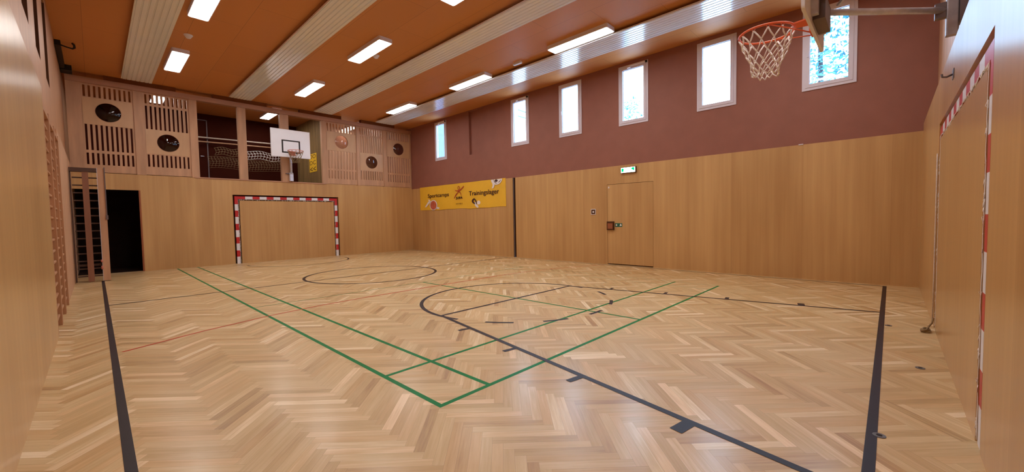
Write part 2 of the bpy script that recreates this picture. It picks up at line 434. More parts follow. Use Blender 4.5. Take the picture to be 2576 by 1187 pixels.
# ---- right wall (windows)
WIN = [(.49, 1.285), (2.42, 3.215), (4.36, 5.15), (6.29, 7.065), (8.24, 9.0), (12.45, 13.19)]
WZ0, WZ1 = 3.605, 5.095
HOLES = [(a, b, WZ0, WZ1) for a, b in WIN] + [(10.33, 11.12, WZ0, WZ1 + .06)]
mb = MB(); holes(mb, 'x', XR + .012, XR + .16, YN - .3, 18.0, 2.6, ZC, HOLES)
WR = S(mb.build('wall_right', M['redwall'], origin=(XR, 0, 0)))
MB().box(XR + .09, XR + .16, 10.33, 11.12, WZ0, WZ1 + .06).build('niche_back', M['redwall'], WR)
D0, D1 = 4.235, 5.505
mb = MB(); holes(mb, 'x', XR, XR + .30, YN - .02, YF, 0, 2.6, [(D0, D1, 0, 2.13), (8.86, 8.985, 0, 2.6)])
o = mb.build('wood_panelling', M['wood_y'], WR); o['label'] = 'birch wood lower panelling'
MB().box(XR + .06, XR + .30, 8.86, 8.985, 0, 2.6).build('wall_slot', M['slot'], WR)
MB().box(XR + .012, XR + .05, 8.945, 8.975, 0, 2.6).build('slot_rail', M['steel_d'], WR)
MB().box(XR - .012, XR, YN, D0, 0, .02).box(XR - .012, XR, D1, 8.86, 0, .02).box(XR - .012, XR, 8.985, YF, 0, .02).build('base_strip', M['wood_y'], WR)
# flush door
DR = S(thing('door_1', (XR, (D0 + D1) / 2, 0), 'flush birch wood emergency exit door in the right wall', 'door')); del DR['category']
MB().box(XR + .003, XR + .05, D0 + .006, D1 - .006, .025, 2.122).build('door_leaf', M['wood_y'], DR)
MB().box(XR + .05, XR + .29, D0, D1, 0, 2.13).build('door_backing', M['slot'], DR)
MB().rbox(XR - .05, XR + .003, 5.30, 5.498, .92, 1.15, .01, 'Y').build('panic_handle', M['slot'], DR)
MB().box(XR - .056, XR - .05, 5.325, 5.47, .955, 1.10).build('push_plate', M['jamb'], DR)
MB().box(XR - .003, XR + .003, 5.44, 5.475, 2.03, 2.075).build('door_closer_cap', M['white'], DR)
# green sign on the door
o = thing('escape_sign', (XR - .001, 5.177, 1.0), 'small green escape route sticker beside the brown push handle', 'sign')
MB().box(XR - .002, XR + .003, 5.075, 5.278, 1.005, 1.10).build('plate', M['signgreen'], o)
def wallpoly(mb, x, pts, th=.0015):      # pts (y,z) on wall facing -x
    n = len(pts); v = [(x, a, b) for a, b in pts] + [(x - th, a, b) for a, b in pts]
    mb.add(v, [tuple(range(n)), tuple(range(n, 2 * n))] + [(i, (i + 1) % n, n + (i + 1) % n, n + i) for i in range(n)]); return mb
mb = MB(); wallpoly(mb, XR - .002, [(5.262, 1.052), (5.232, 1.085), (5.232, 1.065), (5.215, 1.065), (5.215, 1.04), (5.232, 1.04), (5.232, 1.02)])
mb.build('arrow', M['ink_w'], o); mb = MB()
wallpoly(mb, XR - .002, [(5.12, 1.085), (5.105, 1.085), (5.10, 1.06), (5.085, 1.045), (5.11, 1.02), (5.12, 1.045), (5.14, 1.02), (5.145, 1.05), (5.13, 1.065)])
mb.build('running_figure', M['ink_w'], o)
tag(MB().rbox(XR - .012, XR + .012, 1.25, 1.325, 2.594, 2.612, .004, 'Y').build('wall_clip', M['white']), 'tiny white strip on the top edge of the panelling below the rightmost window', 'clip')
# light switch
o = thing('wall_switch', (XR, 5.935, 1.34), 'small square dark wall switch with pale frame left of the flush door', 'switch')
MB().rbox(XR - .012, XR, 5.86, 6.01, 1.34, 1.495, .012, 'X').build('frame', M['white'], o)
MB().rbox(XR - .018, XR - .012, 5.877, 5.993, 1.357, 1.478, .008, 'X').build('face', M['slot'], o)
MB().rbox(XR - .026, XR - .018, 5.905, 5.95, 1.39, 1.44, .008, 'X').build('rocker', M['white'], o)
# exit sign
o = thing('exit_sign', (XR, 4.875, 2.385), 'lit white and green emergency exit sign above the flush door', 'sign')
MB().rbox(XR - .05, XR, 4.67, 5.08, 2.385, 2.535, .01, 'Y').build('housing', M['slot'], o)
MB().box(XR - .056, XR - .05, 4.682, 5.068, 2.397, 2.523).build('lit_panel', M['exit_w'], o)
mb = MB()
wallpoly(mb, XR - .056, [(5.055, 2.42), (5.055, 2.50), (5.03, 2.51), (5.0, 2.50), (4.985, 2.475), (5.0, 2.45), (4.99, 2.42)])
mb.build('running_figure', M['exit_g'], o); mb = MB()
wallpoly(mb, XR - .056, [(4.70, 2.41), (4.70, 2.512), (4.765, 2.512), (4.79, 2.47), (4.76, 2.46), (4.72, 2.44)])
mb.build('arrow', M['exit_g'], o)

# ---- windows
for i, (a, b) in enumerate(WIN):
    W = S(thing('window_%d' % (i + 1), (XR, (a + b) / 2, WZ0), None, None))
    x = XR
    def ring(mb, a0, a1, z0, z1, t, xa, xb):
        mb.box(xa, xb, a0, a0 + t, z0, z1); mb.box(xa, xb, a1 - t, a1, z0, z1); mb.box(xa, xb, a0 + t, a1 - t, z0, z0 + t); mb.box(xa, xb, a0 + t, a1 - t, z1 - t, z1)
    e = .0
    mb = MB(); ring(mb, a, b, WZ0, WZ1, .055, x - .006, x + .09); mb.build('window_frame', M['frame_w'], W)
    mb = MB(); ring(mb, a + .05, b - .05, WZ0 + .05, WZ1 - .05, .065, x - .016, x + .06)
    mb.build('sash', M['frame_w'], W)
    mb = MB(); ring(mb, a + .113, b - .113, WZ0 + .113, WZ1 - .113, .008, x + .006, x + .03); mb.build('seal', M['frame_g'], W)
    MB().box(x + .018, x + .026, a + .115, b - .115, WZ0 + .115, WZ1 - .115).build('pane', M['pane'], W)
    MB().box(x - .002, x + .0, a + .09, b - .12, WZ0 + .028, WZ0 + .034).build('drip_groove', M['frame_g'], W)
    if i in (2, 4, 5):      # top hung opener with chain actuator
        MB().rbox(x - .04, x - .006, a + .03, b - .30, WZ1 - .055, WZ1 - .02, .008, 'Y').build('opener_box', M['white'], W)
        MB().box(x - .055, x - .006, b - .34, b - .26, WZ1 - .09, WZ1 - .05).build('opener_arm', M['white'], W)
        MB().rbox(x - .045, x - .006, a + .02, a + .06, WZ1 - .065, WZ1 - .02, .008, 'Y').build('hinge_cap', M['black'], W)
    else:
        MB().rbox(x - .035, x - .016, b - .10, b - .075, WZ0 + .62, WZ0 + .74, .006, 'X').build('handle', M['frame_w'], W)

# ---- near wall (goal + basket) : y = -.36, varnished, ledge at 2.7, set back above
GX0, GX1, GT = 3.02, 6.32, 2.18
NGX0, NGT, NS = 3.16, 2.21, .17        # the near goal: recess start, top, recess width
def goal_holes(g0=GX0, gt=GT, s=.18): return [(g0, g0 + s, 0, gt), (GX1 - s, GX1, 0, gt), (g0 + s, GX1 - s, gt - s, gt)]
mb = MB(); holes(mb, 'y', YN - .15, YN, XL - .2, XR, 0, 2.72, goal_holes(NGX0, NGT, NS))
WN = S(mb.build('wall_near', M['wood_gloss_x'], origin=(0, YN, 0)))
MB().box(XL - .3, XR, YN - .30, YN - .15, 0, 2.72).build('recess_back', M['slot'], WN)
MB().box(XL - .3, XR + .012, YN - .30, YN - .15, 2.72, ZC).build('upper_wall', M['spruce'], WN)
# ---- left wall
mb = MB().box(XL - .20, XL + .015, YN - .3, 6.93, 0, 2.85)
WLt = S(mb.build('wall_left', M['wood_gloss'], origin=(XL, 0, 0)))
MB().box(XL - .20, XL - .028, 6.93, 9.75, 0, 2.85).build('wall_bars_niche', M['bars'], WLt)
MB().box(XL - .20, XL, 9.75, 18.0, 0, 2.85).build('wood_panelling', M['spruce'], WLt)
NI = [(6.55, 7.2, 3.6, 5.0), (8.0, 8.65, 3.6, 5.0), (9.6, 10.3, 3.6, 5.0)]
mb = MB(); holes(mb, 'x', XL - .30, XL - .06, YN - .3, 18.0, 2.85, ZC, NI); mb.build('upper_wall', M['bars'], WLt)
mb = MB()
for n_ in NI:
    mb.box(XL - .34, XL - .30, n_[0], n_[1], 3.6, 5.0); mb.box(XL - .30, XL - .061, n_[1] - .03, n_[1] + .001, 3.6, 5.0); mb.box(XL - .30, XL - .061, n_[0], n_[1], 3.6, 3.615)
mb.build('niche_back', M['slot'], WLt)

# ---- far wall
DX0, DX1, DZ = -.36, .905, 2.23
mb = MB(); holes(mb, 'y', YF, YF + .14, XL, XR, 0, 2.66, [(DX0, DX1, 0, DZ)] + goal_holes())
WF = S(mb.build('wall_far', M['wood_x'], origin=(0, YF, 0)))
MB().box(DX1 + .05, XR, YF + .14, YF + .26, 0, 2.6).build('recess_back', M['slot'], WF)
MB().box(DX1 - .0, DX1 + .03, YF + .002, YF + .14, 0, DZ).box(DX0, DX1, YF + .002, YF + .14, DZ, DZ + .03).build('door_jamb', M['jamb'], WF)
MB().box(DX1 - .035, DX1 + .001, YF + .003, YF + .139, 0, DZ).build('door_lining', M['jamb'], WF)
# store behind the doorway, its darkness put into the wall colour
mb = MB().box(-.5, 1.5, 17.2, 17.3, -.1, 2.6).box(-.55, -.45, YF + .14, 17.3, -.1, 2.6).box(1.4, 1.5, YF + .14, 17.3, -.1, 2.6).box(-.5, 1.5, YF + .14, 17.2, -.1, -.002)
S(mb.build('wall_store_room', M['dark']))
# gallery floor and back walls
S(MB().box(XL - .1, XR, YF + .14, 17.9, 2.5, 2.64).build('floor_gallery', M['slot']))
WB = S(MB().box(XL - .3, XR + .3, 17.8, 17.95, 2.5, ZC).build('wall_gallery_back', M['redwall_shaded'], origin=(0, 17.8, 2.5)))
mb = MB().box(2.60, 2.63, 17.78, 17.80, 2.64, 4.98).box(3.0 - .1, 3.0 - .07, 17.78, 17.80, 2.64, 4.98).box(2.60, 2.93, 17.78, 17.80, 4.95, 4.98)
d2 = S(mb.build('door_2', M['steel_d']))
MB().tube([(2.72, 17.74, 3.68), (2.80, 17.74, 3.68)], .012).cyl((17.76, 3.68), .02, 2.70, 2.72, 14, 'X').build('door_handle', M['steel'], d2)
# reeded partition
mb = MB().box(5.90, 5.95, YF + .14, 17.8, 2.64, ZC)
y = YF + .16
while y < 17.75:
    mb.box(5.876, 5.90, y, y + .038, 2.64, ZC); y += .055
S(mb.build('wall_reeded_partition', M['reed']))

S(MB().box(5.95, XR, 16.75, 16.85, 2.64, ZC).build('wall_gallery_added', M['spruce']))  # pale wall added so the slots in front look lighter
# ---- timber screen: posts and beams of the frame (structure)
mb = MB()
for a, b in ((XL, -.11), (.865, 1.055), (2.05, 2.235), (3.245, 3.47), (4.45, 4.715), (5.80, 5.955), (7.09, 7.195), (8.20, 8.355), (9.45, XR)):
    mb.box(a, b, YF - .012, YF + .12, 2.66, 4.95)
FR = S(mb.build('trim_1', M['spruce'])); FR['label'] = 'timber posts of the gallery screen'
o = S(MB().box(XL, XR, YF - .06, YF + .13, 4.93, 5.07).build('trim_2', M['spruce_h'])); o['label'] = 'timber top beam of the gallery screen'
o = S(MB().box(2.1, 5.9, YF - .02, YF + .14, 2.64, 2.675).build('trim_3', M['spruce_h'])); o['label'] = 'timber sill under the gallery openings'
mb = MB()
for c in (1.05, 3.35, 5.8, 8.0): mb.box(c - .72, c + .72, YF - .05, YF + .10, 5.07, ZC)
o = S(mb.build('trim_4', M['block'])); o['label'] = 'dark blocks between the top beam and the ceiling'

# ---- slatted panels
def ring_plate(mb, x0, x1, z0, z1, c, r, y0, y1, n=48):
    """plate with a round hole, thickness y0..y1"""
    angs = [2 * PI * k / n for k in range(n)]
    for (cx, cz) in ((x0, z0), (x1, z0), (x1, z1), (x0, z1)): angs.append(math.atan2(cz - c[1], cx - c[0]) % (2 * PI))
    angs = sorted(set(angs)); inn, out = [], []
    for t in angs:
        dx, dz = math.cos(t), math.sin(t)
        s = min([(x1 - c[0]) / dx if dx > 1e-9 else 1e9, (x0 - c[0]) / dx if dx < -1e-9 else 1e9, (z1 - c[1]) / dz if dz > 1e-9 else 1e9, (z0 - c[1]) / dz if dz < -1e-9 else 1e9])
        inn.append((c[0] + r * dx, c[1] + r * dz)); out.append((c[0] + s * dx, c[1] + s * dz))
    m = len(angs)
    v = [(a, y0, b) for a, b in inn] + [(a, y0, b) for a, b in out] + [(a, y1, b) for a, b in inn] + [(a, y1, b) for a, b in out]
    f = []
    for i in range(m):
        j = (i + 1) % m
        f += [(i, j, m + j, m + i), (2 * m + i, 3 * m + i, 3 * m + j, 2 * m + j), (i, 2 * m + i, 2 * m + j, j), (m + i, m + j, 3 * m + j, 3 * m + i)]
    mb.add(v, f)
def slat_panel(x0, x1, kind, label):
    w = x1 - x0; z0, z1 = 2.675, 4.93
    o = thing('slatted_panel', ((x0 + x1) / 2, YF + .03, z0), label, 'slatted wood panel', None)
    mx = .045
    rows = {'A': [(2.87, 3.17), (3.24, 3.90), ('c', 3.90, 4.58, 4.245), (4.60, 4.89)], 'B': [(2.90, 3.24), ('c', 3.26, 3.94, 3.595), (3.94, 4.58), (4.64, 4.89)]}[kind]
    n = 10; ns = .042; a, b = x0 + mx, x1 - mx
    pitch = (b - a - ns) / (n - 1)
    hs = []
    for r in rows:
        if r[0] == 'c': continue
        for k in range(n):
            u = a + k * pitch; hs.append((u, u + ns, r[0], r[1]))
    c = [r for r in rows if r[0] == 'c'][0]
    hs.append((x0 + .025, x1 - .025, c[1], c[2]))
    fr = MB(); holes(fr, 'y', YF + .015, YF + .045, x0, x1, z0, z1, hs); fr.build('slats', M['spruce'], o)
    pl = MB(); cx = (x0 + x1) / 2
    ring_plate(pl, x0 + .025, x1 - .025, c[1], c[2], (cx, c[3]), .245, YF + .008, YF + .045); p_ = pl.build('porthole_plate', M['plate'], o)
    # smoked dome
    R_, h = .25, .075; dm = MB(); v = []; f = []; ny, na = 6, 32
    rr = (R_ * R_ + h * h) / (2 * h); th0 = math.asin(R_ / rr)
    for i in range(ny + 1):
        t = th0 * i / ny
        for k in range(na):
            ph = 2 * PI * k / na; v.append((cx + rr * math.sin(t) * math.cos(ph), YF + .014 - (rr * math.cos(t) - (rr - h)), c[3] + rr * math.sin(t) * math.sin(ph)))
    for i in range(ny):
        for k in range(na): f.append((i * na + k, i * na + (k + 1) % na, (i + 1) * na + (k + 1) % na, (i + 1) * na + k))
    dm.add(v, f, 0, True); dm.build('porthole_dome', M['dome'], o)
    rg = MB(); rg.tube([(cx + .247 * math.cos(t * PI / 24), YF + .012, c[3] + .247 * math.sin(t * PI / 24)) for t in range(48)], .008, 6, True); rg.build('porthole_rim', M['spruce'], o)
slat_panel(-.11, .865, 'A', 'leftmost slatted wood panel, high round dome, over the dark doorway')
slat_panel(1.055, 2.05, 'B', 'slatted wood panel with low round dome beside the left gallery opening')
slat_panel(5.955, 7.09, 'A', 'slatted wood panel with high round dome next to the gallery opening with the yellow sign')
slat_panel(7.195, 8.20, 'B', 'slatted wood panel with low round dome between two panels with high domes')
slat_panel(8.355, 9.45, 'A', 'rightmost slatted wood panel, high round dome, in the corner by the red-brown wall')

# ---- ribbed ceiling panels
def strip(x0, x1, label, ribs):
    w = x1 - x0; pts = [(x0, ZC - .065), (x0, ZC - .10)]
    p = w / ribs
    for k in range(ribs):
        u = x0 + k * p
        pts += [(u + p * .10, ZC - .10), (u + p * .18, ZC - .084), (u + p * .30, ZC - .084), (u + p * .38, ZC - .10)]
    pts += [(x1, ZC - .10), (x1, ZC - .065)]
    mb = MB()
    # extrude along y: prism with axis 'Y' takes (z,x) pairs
    n = len(pts)
    y0, y1 = YN - .1, 14.55
    v = [(a, y0, b) for a, b in pts] + [(a, y1, b) for a, b in pts]
    f = [tuple(range(n)), tuple(reversed(range(n, 2 * n)))] + [(i, (i + 1) % n, n + (i + 1) % n, n + i) for i in range(n)]
    mb.add(v, f); o = mb.build('radiant_heating_panel', M['strip'])
    tag(o, label, 'ceiling heating panel')
strip(.635, 1.23, 'ribbed white metal ceiling strip nearest the left wall', 7)
strip(2.97, 3.54, 'ribbed white metal ceiling strip ending above the two left gallery openings', 7)
strip(5.41, 6.02, 'ribbed white metal ceiling strip ending above the slatted panel right of the openings', 7)
strip(7.68, 8.42, 'ribbed white metal ceiling strip nearest the windows, with bright window reflections', 8)

# ---- ceiling lights
def make_light(loc, label, group=None):
    o = thing('ceiling_light', loc, label, 'ceiling light', group)
    MB().rbox(-.158, .158, -.775, .775, .004, ZC - 5.10, .03).build('housing', M['white'], o, False)
    MB().rbox(-.144, .144, -.757, .757, 0, .006, .028).build('diffuser', M['diff'], o, False)
    return o
rows = (1.50, 4.47, 7.46); cols = (12.31, 8.66, 4.99, 1.32)
names = {(0, 0): 'rectangular ceiling light over the left aisle, nearer the slatted panels', (0, 1): 'large bright ceiling light cut by the top edge, beside the leftmost ribbed strip',
         (1, 0): 'ceiling light between the two middle ribbed strips, nearest the backboard on the far wall', (1, 1): 'ceiling light in the middle row with a small round sensor at its side',
         (1, 2): 'ceiling light of which only the tip shows at the top edge', (2, 0): 'smallest ceiling light of the row along the window-side strip, by the far wall',
         (2, 1): 'middle ceiling light of the three beside the strip nearest the windows', (2, 2): 'longest ceiling light, beside the window-side strip, nearest the large hoop'}
L0 = None
for i, x in enumerate(rows):
    for j, y in enumerate(cols):
        lb = names.get((i, j), 'added unseen ceiling light over the near end, %s row' % ('left', 'middle', 'window side')[i] + (', last before the hoop wall' if j == 3 else ''))  # lamps without an entry above are unseen, added to brighten the near end
        if L0 is None: L0 = make_light((x, y, 5.10), lb, 'ceiling lights of the hall')
        else: dup(L0, (x, y, 5.10), lb)
dup(L0, (4.49, 16.05, 5.10), 'ceiling light seen through the gallery opening above the backboard', 'ceiling lights over the gallery')
dup(L0, (1.50, 16.05, 5.10), 'gallery ceiling light shining through the slats beside the left gallery opening', 'ceiling lights over the gallery')
dup(L0, (7.46, 16.05, 5.10), 'gallery ceiling light glinting through the slats right of the yellow letter sign', 'ceiling lights over the gallery')

# small ceiling fittings
def lathe(mb, prof, c, n=24):
    v = []; f = []
    for r, z in prof:
        for k in range(n): v.append((c[0] + r * math.cos(2 * PI * k / n), c[1] + r * math.sin(2 * PI * k / n), c[2] + z))
    for i in range(len(prof) - 1):
        for k in range(n): f.append((i * n + k, i * n + (k + 1) % n, (i + 1) * n + (k + 1) % n, (i + 1) * n + k))
    return mb.add(v, f, 0, True)
def detector(x, y, s, label, name='smoke_detector', cat='smoke detector'):
    o = thing(name, (x, y, ZC), label, cat)
    lathe(MB(), [(0, -.012 * s), (.06 * s, -.012 * s), (.062 * s, 0)], (0, 0, 0)).build('base', M['white'], o, False)
    lathe(MB(), [(0, -.055 * s), (.03 * s, -.052 * s), (.045 * s, -.03 * s), (.05 * s, -.012 * s)], (0, 0, 0)).build('head', M['white'], o, False)
detector(1.51, 10.6, 1.25, 'pale round smoke detector on the ceiling between two left lights')
detector(4.77, 8.9, 1.3, 'small white round motion sensor beside the middle row ceiling light', 'motion_sensor', 'sensor')
detector(7.30, 2.9, .9, 'tiny white sensor above the edge of the window-side ribbed strip', 'motion_sensor', 'sensor')
o = thing('emergency_light', (7.50, 6.86, ZC), 'small rectangular white emergency lamp on the ceiling between two long lights', 'emergency light')
MB().rbox(-.04, .04, -.13, .13, -.05, 0, .02).build('housing', M['white'], o, False)
MB().rbox(-.03, .03, -.115, .115, -.056, -.05, .02).build('lens', M['frame_w'], o, False)

# ---- banner
def banner():
    y0, y1, z0, z1 = 9.29, 14.33, 1.672, 2.625; nx, nz = 60, 8; v = []; f = []
    def dep(y, z):
        t = (z1 - z) / (z1 - z0)
        return XR - .012 - .006 * math.sin(y * 3.1) * t - .004 * math.sin(y * 7.3 + 1) * t
    for i in range(nx + 1):
        for j in range(nz + 1):
            y = y0 + (y1 - y0) * i / nx; z = z0 + (z1 - z0) * j / nz
            if j == 0: z += .010 * math.sin(y * 2.7 + .6) + .006 * math.sin(y * 6.1)
            if j == nz: z -= .006 * abs(math.sin(y * 3.0))
            v.append((dep(y, z), y, z))
    for i in range(nx):
        for j in range(nz):
            a = i * (nz + 1) + j; f.append((a, a + 1, a + nz + 2, a + nz + 1))
    n = len(v); v2 = [(p[0] + .002, p[1], p[2]) for p in v]; f2 = [tuple(n + q for q in reversed(t)) for t in f]
    rim = []
    edge = [i * (nz + 1) for i in range(nx + 1)] + [nx * (nz + 1) + j for j in range(1, nz + 1)] + [i * (nz + 1) + nz for i in range(nx - 1, -1, -1)] + [j for j in range(nz - 1, 0, -1)]
    for a, b in zip(edge, edge[1:] + edge[:1]): rim.append((a, b, n + b, n + a))
    o = thing('banner', (XR, (y0 + y1) / 2, z0), 'wide yellow advertising banner with sports balls and lettering on the panelling', 'banner')
    MB().add(v + v2, f + f2 + rim).build('sheet', M['yellow'], o)
    return o
BN = banner()
BX = XR - .026
def text_mesh(body, size, mat, parent, name, y, z, width, align='LEFT', x=BX, height=None, bold=.0):
    cu = bpy.data.curves.new('t', 'FONT'); cu.body = body; cu.size = size; cu.offset = bold; cu.extrude = .0008; cu.align_x = align
    to = bpy.data.objects.new('t', cu); COL.objects.link(to)
    dg = bpy.context.evaluated_depsgraph_get(); me = bpy.data.meshes.new_from_object(to.evaluated_get(dg))
    xs = [v.co.x for v in me.vertices]; ys = [v.co.y for v in me.vertices]
    sx = width / (max(xs) - min(xs)); sy = (height / (max(ys) - min(ys))) if height else sx
    mnx, mny = min(xs), (min(ys) if height else 0)
    off = WL[parent.name]
    for v_ in me.vertices:
        a, b, c = (v_.co.x - mnx) * sx, (v_.co.y - mny) * sy, v_.co.z
        v_.co = (x - c - off[0], y - a - off[1], z + b - off[2])
    bpy.data.objects.remove(to); bpy.data.curves.remove(cu)
    me.name = name; me.materials.clear(); me.materials.append(mat)
    o = bpy.data.objects.new(name, me); COL.objects.link(o); o.parent = parent; WL[o.name] = off
    return o
text_mesh('Sportcamps', .2, M['ink'], BN, 'lettering', 13.75, 2.125, 1.40, height=.20, bold=.002)
text_mesh('Trainingslager', .2, M['ink'], BN, 'lettering', 11.16, 2.075, 1.56, height=.215, bold=.002)
LG = MB()
def bar(mb, pts, w0, w1, x, th=.0012):
    P = [Vector(p) for p in pts]; k = len(P); L_, R_ = [], []
    for i in range(k):
        d = (P[min(i + 1, k - 1)] - P[max(i - 1, 0)]).normalized(); nrm = Vector((-d.y, d.x)); t = i / (k - 1)
        w = (w0 * (1 - t) + w1 * t) * (math.sin(PI * min(max(t, .12), .88)) * .6 + .5) / 2
        L_.append(P[i] + nrm * w); R_.append(P[i] - nrm * w)
    for i in range(k - 1):
        q = [L_[i], R_[i], R_[i + 1], L_[i + 1]]
        wallpoly(mb, x, [(a.x, a.y) for a in q], th)
def bez(a, b, c, n=14): return [((1 - t) ** 2 * a[0] + 2 * t * (1 - t) * b[0] + t * t * c[0], (1 - t) ** 2 * a[1] + 2 * t * (1 - t) * b[1] + t * t * c[1]) for t in [i / n for i in range(n + 1)]]
lm = MB()
hd = [(11.748 + .055 * math.cos(t * PI / 12), 2.452 + .062 * math.sin(t * PI / 12)) for t in range(25)]
bar(lm, hd, .022, .022, BX)
bar(lm, bez((11.96, 2.375), (11.72, 2.27), (11.45, 2.50)), .035, .05, BX)
bar(lm, bez((12.03, 2.07), (11.90, 2.25), (11.72, 2.32)), .045, .03, BX)
bar(lm, bez((11.75, 2.30), (11.62, 2.29), (11.61, 2.15)), .03, .028, BX)
lm.build('logo_figure', M['ink_r'], BN)
lb = MB(); 
for (ya, yb, za, zb) in ((11.50, 11.995, 2.485, 2.492), (11.50, 11.995, 1.985, 1.992), (11.988, 11.995, 1.99, 2.49), (11.50, 11.507, 1.99, 2.49)): lb.box(BX - .001, BX, ya, yb, za, zb)
lb.build('logo_outline', M['ink_s'], BN)
text_mesh('JUFA', .15, M['ink'], BN, 'logo_lettering', 11.93, 2.012, .40, height=.115, bold=.006)
text_mesh('HOTELS', .06, M['ink'], BN, 'logo_lettering', 11.93, 1.838, .39, height=.046, bold=.0)
def ell(c, ry, rz, n=28, a0=0, a1=2 * PI): return [(c[0] + ry * math.cos(a0 + (a1 - a0) * k / n), c[1] + rz * math.sin(a0 + (a1 - a0) * k / n)) for k in range(n + (0 if a1 - a0 > 6.2 else 1))]
bw = MB(); wallpoly(bw, BX + .001, ell((13.38, 1.865), .255, .205), .0008)
wallpoly(bw, BX + .001, [(13.62, 1.95), (13.74, 2.10), (13.66, 2.10), (13.52, 2.0)], .0008)
wallpoly(bw, BX + .001, [(13.98, 1.80), (13.72, 2.03), (13.62, 1.98), (13.88, 1.80)], .0008)
wallpoly(bw, BX + .001, [(13.15, 1.79), (12.98, 1.76), (13.0, 1.70), (13.25, 1.72)], .0008); bw.build('ball_halo', M['ink_w'], BN)
bw = MB(); wallpoly(bw, BX, ell((13.385, 1.86), .21, .178), .0012); bw.build('printed_basketball', M['ink_b'], BN)
bw = MB(); wallpoly(bw, BX + .0008, ell((9.71, 2.612), .27, .185, 28, PI, 2 * PI), .0008); wallpoly(bw, BX + .0008, [(9.93, 2.52), (9.80, 2.42), (9.86, 2.33), (9.95, 2.31), (9.90, 2.42)], .0008)
bw.build('printed_football', M['ink_w'], BN)
bw = MB(); wallpoly(bw, BX - .0004, ell((9.725, 2.565), .075, .045), .001); bar(bw, bez((9.86, 2.61), (9.78, 2.47), (9.70, 2.48)), .02, .02, BX - .0004); bar(bw, bez((9.62, 2.50), (9.55, 2.52), (9.50, 2.58)), .02, .02, BX - .0004)
bw.build('football_patches', M['ink'], BN)
bw = MB(); bar(bw, bez((10.86, 2.0), (11.08, 1.93), (10.84, 1.83)), .09, .07, BX); bar(bw, bez((10.86, 2.0), (10.76, 1.93), (10.76, 1.80)), .05, .05, BX); bw.build('printed_glove', M['ink'], BN)
bw = MB(); bar(bw, bez((10.83, 1.88), (10.80, 1.76), (10.66, 1.70)), .10, .10, BX + .0006); wallpoly(bw, BX + .0006, ell((10.64, 1.86), .09, .07), .0006); bw.build('glove_cuff', M['ink_w'], BN)

# yellow poster on the reeded partition
PO = thing('letter_sign', (5.87, 16.06, 3.18), 'small yellow sign with large dark letters on the reeded gallery partition', 'sign')
MB().box(5.868, 5.8745, 15.70, 16.43, 3.19, 3.88).build('sheet', M['yellow'], PO)
for k, t in enumerate(('DO', 'DC', '<<')):
    text_mesh(t, .2, M['ink'], PO, 'lettering', 16.38, 3.70 - k * .235, .60, x=5.868, height=.15, bold=.0)

# ---- handball goals standing in the wall recesses
def goal(yface, sgn, label, g0=GX0, gt=GT):
    """posts 8 cm; sgn=+1 faces -y (far wall), -1 faces +y (near wall)"""
    o = thing('handball_goal', (4.67, yface + sgn * .04, 0), label, 'goal')
    ya, yb = (yface + .01, yface + .09) if sgn > 0 else (yface - .085, yface - .005)
    t = .085; xa, xb = g0 + .05, GX1 - .05; zt = gt - .05
    def stripes(p0, p1, n, first_red=True):
        L_ = (p1 - p0) / n; return [(p0 + k * L_, p0 + (k + 1) * L_, k % 2 == (0 if first_red else 1)) for k in range(n)]
    for x in (xa, xb - t):
        mb = MB()
        hh = [(0, .22, False), (.22, .42, True), (.42, .64, False), (.64, .84, True), (.84, 1.06, False), (1.06, 1.26, True), (1.26, 1.48, False), (1.48, 1.68, True), (1.68, 1.88, False), (1.88, zt, True)]
        for a, b, r in hh: mb.box(x, x + t, ya, yb, a, b, 0 if r else 1)
        mb.build('goal_post', [M['goal_red'], M['goal_white']], o)
    mb = MB(); n = 15; a0, a1 = xa + t, xb - t
    tt = zt - t
    for a, b, r in stripes(a0, a1, n): mb.box(a, b, ya, yb, zt - t, zt, 0 if r else 1)
    mb.build('crossbar', [M['goal_red'], M['goal_white']], o)
    # bundled net tied along the inner edge
    R = random.Random(5 + int(sgn)); mb = MB(); yo = ya - .006 if sgn > 0 else yb + .004
    path = []
    k = 0
    for i in range(40):
        path.append((xa + t + .008 + R.uniform(-.012, .012), yo, 1.9 * i / 39 + .02))
    for i in range(60):
        path.append((xa + t + (a1 - a0) * i / 59, yo, zt - t - .006 - R.uniform(0, .02)))
    for i in range(40):
        path.append((xb - t - .008 + R.uniform(-.012, .012), yo, 1.94 - 1.9 * i / 39))
    mb.tube(path, .0035 if sgn > 0 else .0022, 5)
    for i in range(100):
        s_ = R.random()
        if s_ < .5: c = Vector((a0 + (a1 - a0) * R.random(), yo, zt - t - .01))
        elif s_ < .75: c = Vector((a0 + .01, yo, R.uniform(.05, 1.9)))
        else: c = Vector((a1 - .01, yo, R.uniform(.05, 1.9)))
        q = [c + Vector((R.uniform(-.02, .02), -sgn * R.uniform(0, .008), -R.uniform(0, .045))) for _ in range(3)]
        mb.tube([c, q[0], q[1], c + Vector((R.uniform(-.03, .03), 0, 0))], .0022 if sgn > 0 else .0013, 4)
    mb.build('net', M['net'], o)
    return o
goal(YF, 1, 'red and white striped handball goal in the far wall, under the small backboard')
goal(YN, -1, 'red and white striped handball goal in the near right wall, seen edge-on', NGX0, NGT)
